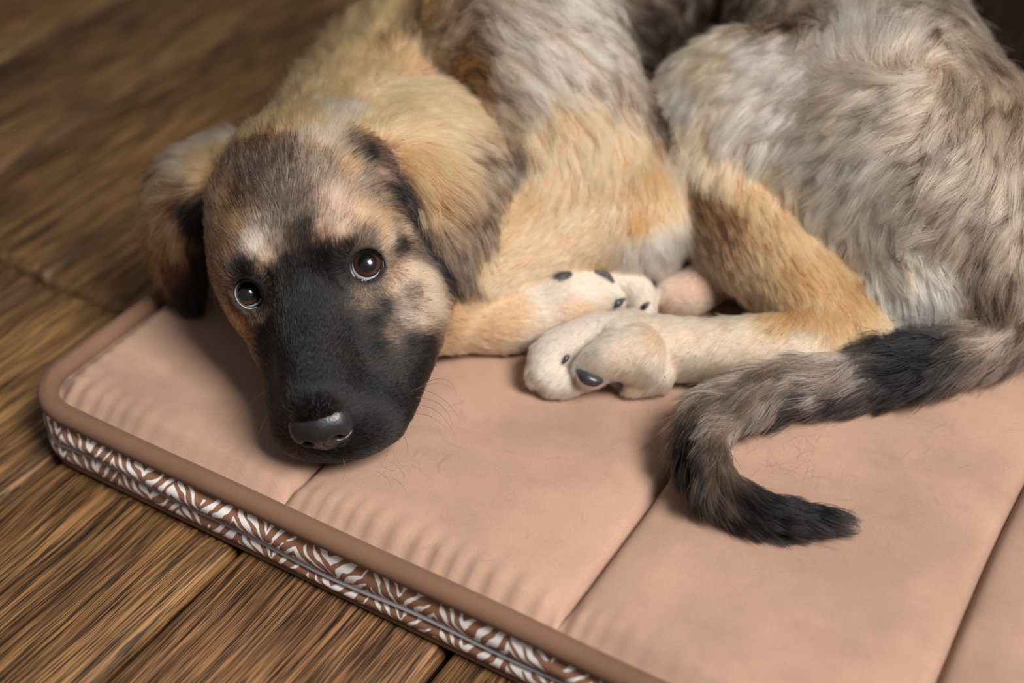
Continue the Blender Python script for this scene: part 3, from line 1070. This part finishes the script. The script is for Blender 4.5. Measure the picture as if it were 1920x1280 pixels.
# colour along each hair
x = HD_ + .20 * g_tone[cid] * np.interp(HL, [.007, .018], [.45, 1.0]) * np.interp(HD_, [0, .08, .3, .7, .95, 1], [0, .15, 1, 1, .25, 0]) + .34 * rng.normal(size=N) * np.interp(HD_, [0, .05, .3, .7, .97, 1], [0, .1, .8, .8, .15, 0])
m = np.clip((x - .22) / .5, 0, 1); m = m * m * (3 - 2 * m)
tone = np.clip(1 + .10 * rng.normal(size=N) + .07 * g_tone[cid], .6, 1.4)
HC_ = np.clip(HCOL * tone[:, None], 0, .92)
root_m, tip_m = m * .72, np.clip(m * 1.06, 0, 1)
mm = root_m[:, None] + (tip_m - root_m)[:, None] * S[None, :] ** .8
CC = HC_[:, None, :] * (1 - mm[..., None]) + BLACK * mm[..., None]
rad0 = np.interp(HL, [.003, .008, .020, .030], [.00013, .00015, .00019, .00020]) * rng.uniform(.8, 1.2, N)
RR = rad0[:, None] * np.interp(S, [0, .5, 1], [1, .85, .22])[None, :]


def hair_object(name, pts, rad, col, mat_, parent):
    hc_ = bpy.data.hair_curves.new(name)
    n, k_ = pts.shape[:2]
    hc_.add_curves([k_] * n)
    hc_.points.foreach_set('position', pts.astype(np.float32).ravel())
    ra = hc_.attributes.get('radius') or hc_.attributes.new('radius', 'FLOAT', 'POINT')
    ra.data.foreach_set('value', rad.astype(np.float32).ravel())
    co = hc_.attributes.new('coat', 'FLOAT_COLOR', 'POINT')
    co.data.foreach_set('color', np.concatenate([col, np.ones((n, k_, 1))], -1).astype(np.float32).ravel())
    hc_.materials.append(mat_)
    o = bpy.data.objects.new(name, hc_)
    COL.objects.link(o)
    keep_world(o, parent)
    return o


kf = Nodes('fur')
kf.t.nodes.remove(kf.b)
hb = kf.n('ShaderNodeBsdfHairPrincipled', parametrization='COLOR')
hb.inputs['Roughness'].default_value = .34
hb.inputs['IOR'].default_value = 1.38
hb.inputs['Radial Roughness'].default_value = .55
hb.inputs['Coat'].default_value = .0
at = kf.n('ShaderNodeAttribute', attribute_name='coat')
kf.l(at.outputs['Color'], hb.inputs['Color'])
kf.l(hb.outputs[0], kf.t.nodes['Material Output'].inputs['Surface'])
fur = hair_object('fur', HP, RR, CC, kf.m, dog)
tag(fur, kind='stuff')
print('hairs', N, 'locks', NG, 'body verts', NV)

# ------------------------------------------------------------------ eyes
def eye_mat():
    k = Nodes('eyeball')
    tc = k.n('ShaderNodeTexCoord')
    nv = k.n('ShaderNodeVectorMath', operation='NORMALIZE'); k.l(tc.outputs['Object'], nv.inputs[0])
    sp = k.n('ShaderNodeSeparateXYZ'); k.l(nv.outputs[0], sp.inputs[0])
    a = k.math('DIVIDE', k.math('ARCCOSINE', sp.outputs[2]), math.pi / 2)     # 0 at the pole, 1 at the equator
    an = k.math('ARCTAN2', sp.outputs[1], sp.outputs[0])
    cmb = k.n('ShaderNodeCombineXYZ'); k.l(k.math('MULTIPLY', k.math('SINE', an), 6.0), cmb.inputs[0]); k.l(k.math('MULTIPLY', k.math('COSINE', an), 6.0), cmb.inputs[1]); k.l(k.math('MULTIPLY', a, 2.0), cmb.inputs[2])
    nz = k.n('ShaderNodeTexNoise', Scale=2.5, Detail=3.0); k.l(cmb.outputs[0], nz.inputs['Vector'])
    col = k.ramp(a, [(.0, (.004, .004, .005)), (.29, (.004, .004, .005)), (.335, (.030, .014, .009)), (.42, (.068, .029, .014)), (.48, (.034, .016, .010)), (.515, (.008, .009, .014)), (.55, (.58, .65, .74)), (.8, (.60, .63, .67))])
    streak = k.ramp(nz.outputs[0], [(.35, (.65, .65, .65)), (.65, (1.2, 1.2, 1.2))])
    c = k.mix(.6, col, streak, 'MULTIPLY')
    k.l(c, k.b.inputs['Base Color'])
    k.b.inputs['Roughness'].default_value = .25
    k.b.inputs['Specular IOR Level'].default_value = .3
    k.b.inputs['Coat Weight'].default_value = 1.0
    k.b.inputs['Coat Roughness'].default_value = .015
    k.b.inputs['Coat IOR'].default_value = 1.5
    return k.m


EYEM = eye_mat()
LID = plain('eyelid_skin', (.020, .014, .014), .32, .5)
CAR = plain('tear_corner', (.045, .016, .014), .2, .6)
IRIS_PX = {1: (463, 546), -1: (689, 492)}
for s, c, ax, (px, py) in EYES:
    ipx, ipy = IRIS_PX[s]
    zc_ = float((c - CAM) @ np.array([0, CP, -SP]))
    right = np.array([1.0, 0, 0]); upv = np.array([0, SP, CP])
    o_ = (right * (ipx - px) - upv * (ipy - py)) * zc_ / FPX
    o_ /= ER
    g = ax * math.sqrt(max(.1, 1 - o_ @ o_)) + o_
    g /= np.linalg.norm(g)
    vs, fs = [], []
    NU, NT = 40, 40
    for i in range(NT + 1):
        th = math.pi * i / NT
        bulge = 1 + .055 * max(0, 1 - (th / .80) ** 2) ** 1.0
        for j in range(NU):
            ph = 2 * math.pi * j / NU
            r = ER * bulge
            vs.append((r * math.sin(th) * math.cos(ph), r * math.sin(th) * math.sin(ph), r * math.cos(th)))
    for i in range(NT):
        for j in range(NU):
            fs.append((i * NU + j, (i + 1) * NU + j, (i + 1) * NU + (j + 1) % NU, i * NU + (j + 1) % NU))
    eb = new_mesh('eye', vs, fs, EYEM)
    eb.location = c
    eb.rotation_euler = Vector(g).to_track_quat('Z', 'Y').to_euler()
    keep_world(eb, dog)
    to_eye = (Matrix.Translation(Vector(c)) @ eb.rotation_euler.to_matrix().to_4x4()).inverted()
    # lids: a dark rolled rim round the opening
    upw = HR @ np.array([0, 0, 1.0])
    rt = np.cross(upw, ax); rt /= np.linalg.norm(rt)
    up = np.cross(ax, rt)
    vs, fs = [], []
    n1, n2 = 64, 10
    for i in range(n1):
        t = 2 * math.pi * i / n1
        if s < 0: rx, ry, ct = .0092, .0091, math.radians(228)
        else: rx, ry, ct = .0073, .0085, math.radians(-62)
        dt = (t - ct + math.pi) % (2 * math.pi) - math.pi
        ex = .0024 * math.exp(-(dt / .26) ** 2)
        ex -= .0006 * math.exp(-((((t - math.pi / 2) + math.pi) % (2 * math.pi) - math.pi) / .8) ** 2)
        ct_, st_ = math.cos(t), math.sin(t)
        rho = 1 / math.sqrt((ct_ / rx) ** 2 + (st_ / ry) ** 2) + ex
        zz_ = math.sqrt(max(1e-8, ER ** 2 - rho ** 2)) + .0002
        for j in range(n2):
            q = 2 * math.pi * j / n2
            tr = .0017
            rr = rho + .0009 + tr * math.cos(q) * 1.3
            z_ = zz_ + tr * math.sin(q) - (.0018 if math.cos(q) > .5 else 0)
            vs.append(c + rt * rr * ct_ + up * rr * st_ + ax * z_)
    for i in range(n1):
        for j in range(n2):
            fs.append((i * n2 + j, i * n2 + (j + 1) % n2, ((i + 1) % n1) * n2 + (j + 1) % n2, ((i + 1) % n1) * n2 + j))
    lid = new_mesh('eyelid', np.array(vs), fs, LID)
    lid.data.transform(to_eye)
    lid.parent = eb
    a_ = math.radians(228 if s < 0 else -62)
    ce = c + (rt * math.cos(a_) + up * math.sin(a_)) * .0098 * (1 if s < 0 else .95) + ax * .0056
    ss = Sculpt(ce - .006, ce + .006, .0006)
    ss.ell(ce, (.0026, .0022, .0026), k=.0005)
    V, F, _ = ss.mesh()
    tcn = new_mesh('tear_corner', V, F, CAR)
    tcn.data.transform(to_eye)
    tcn.parent = eb

# ------------------------------------------------------------------ nose
def nose_mat():
    k = Nodes('nose_leather')
    tc = k.n('ShaderNodeTexCoord')
    vo = k.n('ShaderNodeTexVoronoi', Scale=620.0); k.l(tc.outputs['Object'], vo.inputs['Vector'])
    k.b.inputs['Base Color'].default_value = (.011, .010, .012, 1)
    k.b.inputs['Roughness'].default_value = .40
    k.b.inputs['Specular IOR Level'].default_value = .6
    bp = k.n('ShaderNodeBump', Strength=.22, Distance=.0005)
    k.l(vo.outputs[0], bp.inputs['Height']); k.l(bp.outputs[0], k.b.inputs['Normal'])
    return k.m


nc = Hd(0, 92, -28)
ns = Sculpt(nc - .032, nc + .032, .0008)


def ne(c, r, k=.004, sub=False):
    ns.ell(Hd(c[0], c[1], c[2] - 3.5), np.array(r) / 1000.0, HR, k, 0, sub)


ne((0, 85, -24), (16, 14, 11))
ne((0, 85, -37), (13, 12, 13), .008)
for s in (-1, 1):
    ne((s * 10, 88, -29), (8.5, 10, 10), .007)
ne((0, 92, -27), (8, 8, 9), .006)
for s in (-1, 1):
    ne((s * 8.4, 101, -30), (3.4, 7, 3.0), .0025, True)
    ne((s * 13.0, 96, -32.5), (5.5, 6, 1.6), .002, True)
ne((0, 102, -40), (.8, 6, 12), .0015, True)
V, F, _ = ns.mesh()
keep_world(new_mesh('nose', V, F, nose_mat()), dog)

# ------------------------------------------------------------------ claws and pads
CLAW = plain('claw', (.030, .028, .032), .35, .5)
PAD = plain('paw_pad', (.035, .028, .028), .6, .4)


def blob(name, mat_, pts, vox=.0006, lab=None):
    P_ = np.array([p for p, r in pts]); rm = max(r for p, r in pts) + .003
    s_ = Sculpt(P_.min(0) - rm, P_.max(0) + rm, vox)
    s_.chain(pts, .0, 0, 6)
    V, F, _ = s_.mesh()
    o = new_mesh(name, V, F, mat_)
    keep_world(o, dog)
    if lab: o['label'] = lab
    return o


def on_skin(px, py, lift=.0015):
    h = hit(px, py)
    return h[0] + (CAM - h[0]) / np.linalg.norm(CAM - h[0]) * lift


def claw(pix, radii, lift):
    blob('claw', CLAW, [(on_skin(x, y, l), r) for (x, y), r, l in zip(pix, radii, lift)])


claw([(1084, 694), (1097, 707), (1113, 714), (1127, 714)], (.0018, .0038, .0036, .0016), (-.001, .002, .003, .003))
claw([(1066, 664), (1061, 672), (1056, 680)], (.0012, .0018, .0009), (-.001, .001, .002))
claw([(1152, 573), (1160, 567), (1171, 560)], (.0024, .0026, .0009), (-.001, .002, .0025))
claw([(1204, 578), (1210, 573), (1217, 567)], (.0018, .0019, .0008), (-.001, .002, .0025))
blob('paw_pad', PAD, [(on_skin(x, y, -.001), r) for x, y, r in ((1036, 518, .0018), (1052, 521, .0040), (1066, 516, .0028))])
blob('paw_pad', PAD, [(on_skin(x, y, -.001), r) for x, y, r in ((1118, 510, .0022), (1134, 516, .0032), (1146, 528, .0022))])
blob('paw_pad', PAD, [(on_skin(x, y, -.0005), r) for x, y, r in ((1148, 712, .0035), (1164, 722, .0038))])

# ------------------------------------------------------------------ whiskers
wp, wr, wc = [], [], []
for (x0, y0, h0, x1, y1, h1, x2, y2, h2) in (
        (795, 720, .040, 845, 690, .055, 858, 745, .020), (785, 730, .045, 835, 735, .050, 864, 790, .012),
        (780, 745, .042, 840, 745, .045, 850, 805, .006), (790, 760, .034, 830, 765, .030, 852, 815, .004),
        (775, 775, .030, 815, 775, .026, 838, 805, .004), (770, 735, .046, 820, 705, .060, 850, 730, .045),
        (745, 800, .026, 770, 830, .018, 762, 850, .003), (720, 815, .024, 735, 850, .014, 715, 868, .003),
        (520, 720, .045, 470, 745, .040, 430, 800, .010), (525, 745, .042, 490, 790, .030, 470, 850, .006),
        (400, 520, .06, 395, 570, .05, 420, 610, .02), (640, 852, .02, 655, 885, .012, 640, 900, .003)):
    a, b, c = P(x0, y0, h0), P(x1, y1, h1), P(x2, y2, h2)
    t = np.linspace(0, 1, 10)[:, None]
    wp.append((1 - t) ** 2 * a + 2 * t * (1 - t) * b + t * t * c)
    wr.append(np.linspace(.00020, .00005, 10))
    wc.append(np.repeat(np.array([[.05, .04, .035]]), 10, 0))
wh = hair_object('whiskers', np.array(wp), np.array(wr), np.array(wc), kf.m, dog)
tag(wh, kind='stuff')

# ------------------------------------------------------------------ shed hairs lying on the mat
lp, lr, lc = [], [], []
spots = [(740, 870, 90, 30, 20), (860, 800, 50, 50, 8), (1240, 800, 60, 60, 36), (1470, 850, 90, 50, 36), (1600, 880, 160, 90, 16), (1000, 1000, 260, 120, 10), (420, 850, 150, 60, 8), (1780, 850, 120, 90, 14)]
for sx, sy, wx, wy, n_ in spots:
    for _ in range(n_):
        p0 = P(sx + rng.normal() * wx * .6, sy + rng.normal() * wy * .6, .0008)
        th, cur, Lh = rng.uniform(0, 6.28), rng.normal() * 70, rng.uniform(.006, .020)
        pts = [p0]
        for i in range(7):
            th += cur * Lh / 7
            pts.append(pts[-1] + np.array([math.cos(th), math.sin(th), .012 * rng.normal()]) * Lh / 7)
        lp.append(pts); lr.append(np.linspace(.000045, .00002, 8))
        c = np.array((.02, .015, .012)) if rng.random() < .7 else np.array((.6, .4, .25))
        lc.append(np.repeat(c[None], 8, 0))
lp = np.array(lp); lp[..., 2] = np.clip(lp[..., 2], Z0 + .0005, Z0 + .003)
shed_root = empty('shed_hair', (0, 0, 0))
sh = hair_object('shed_hair', lp, np.array(lr), np.array(lc), kf.m, shed_root)
sh.parent = None
bpy.data.objects.remove(shed_root)
sh.name = 'shed_hair'
tag(sh, 'fine dark shed dog hairs scattered over the brown mat', 'hair', kind='stuff')
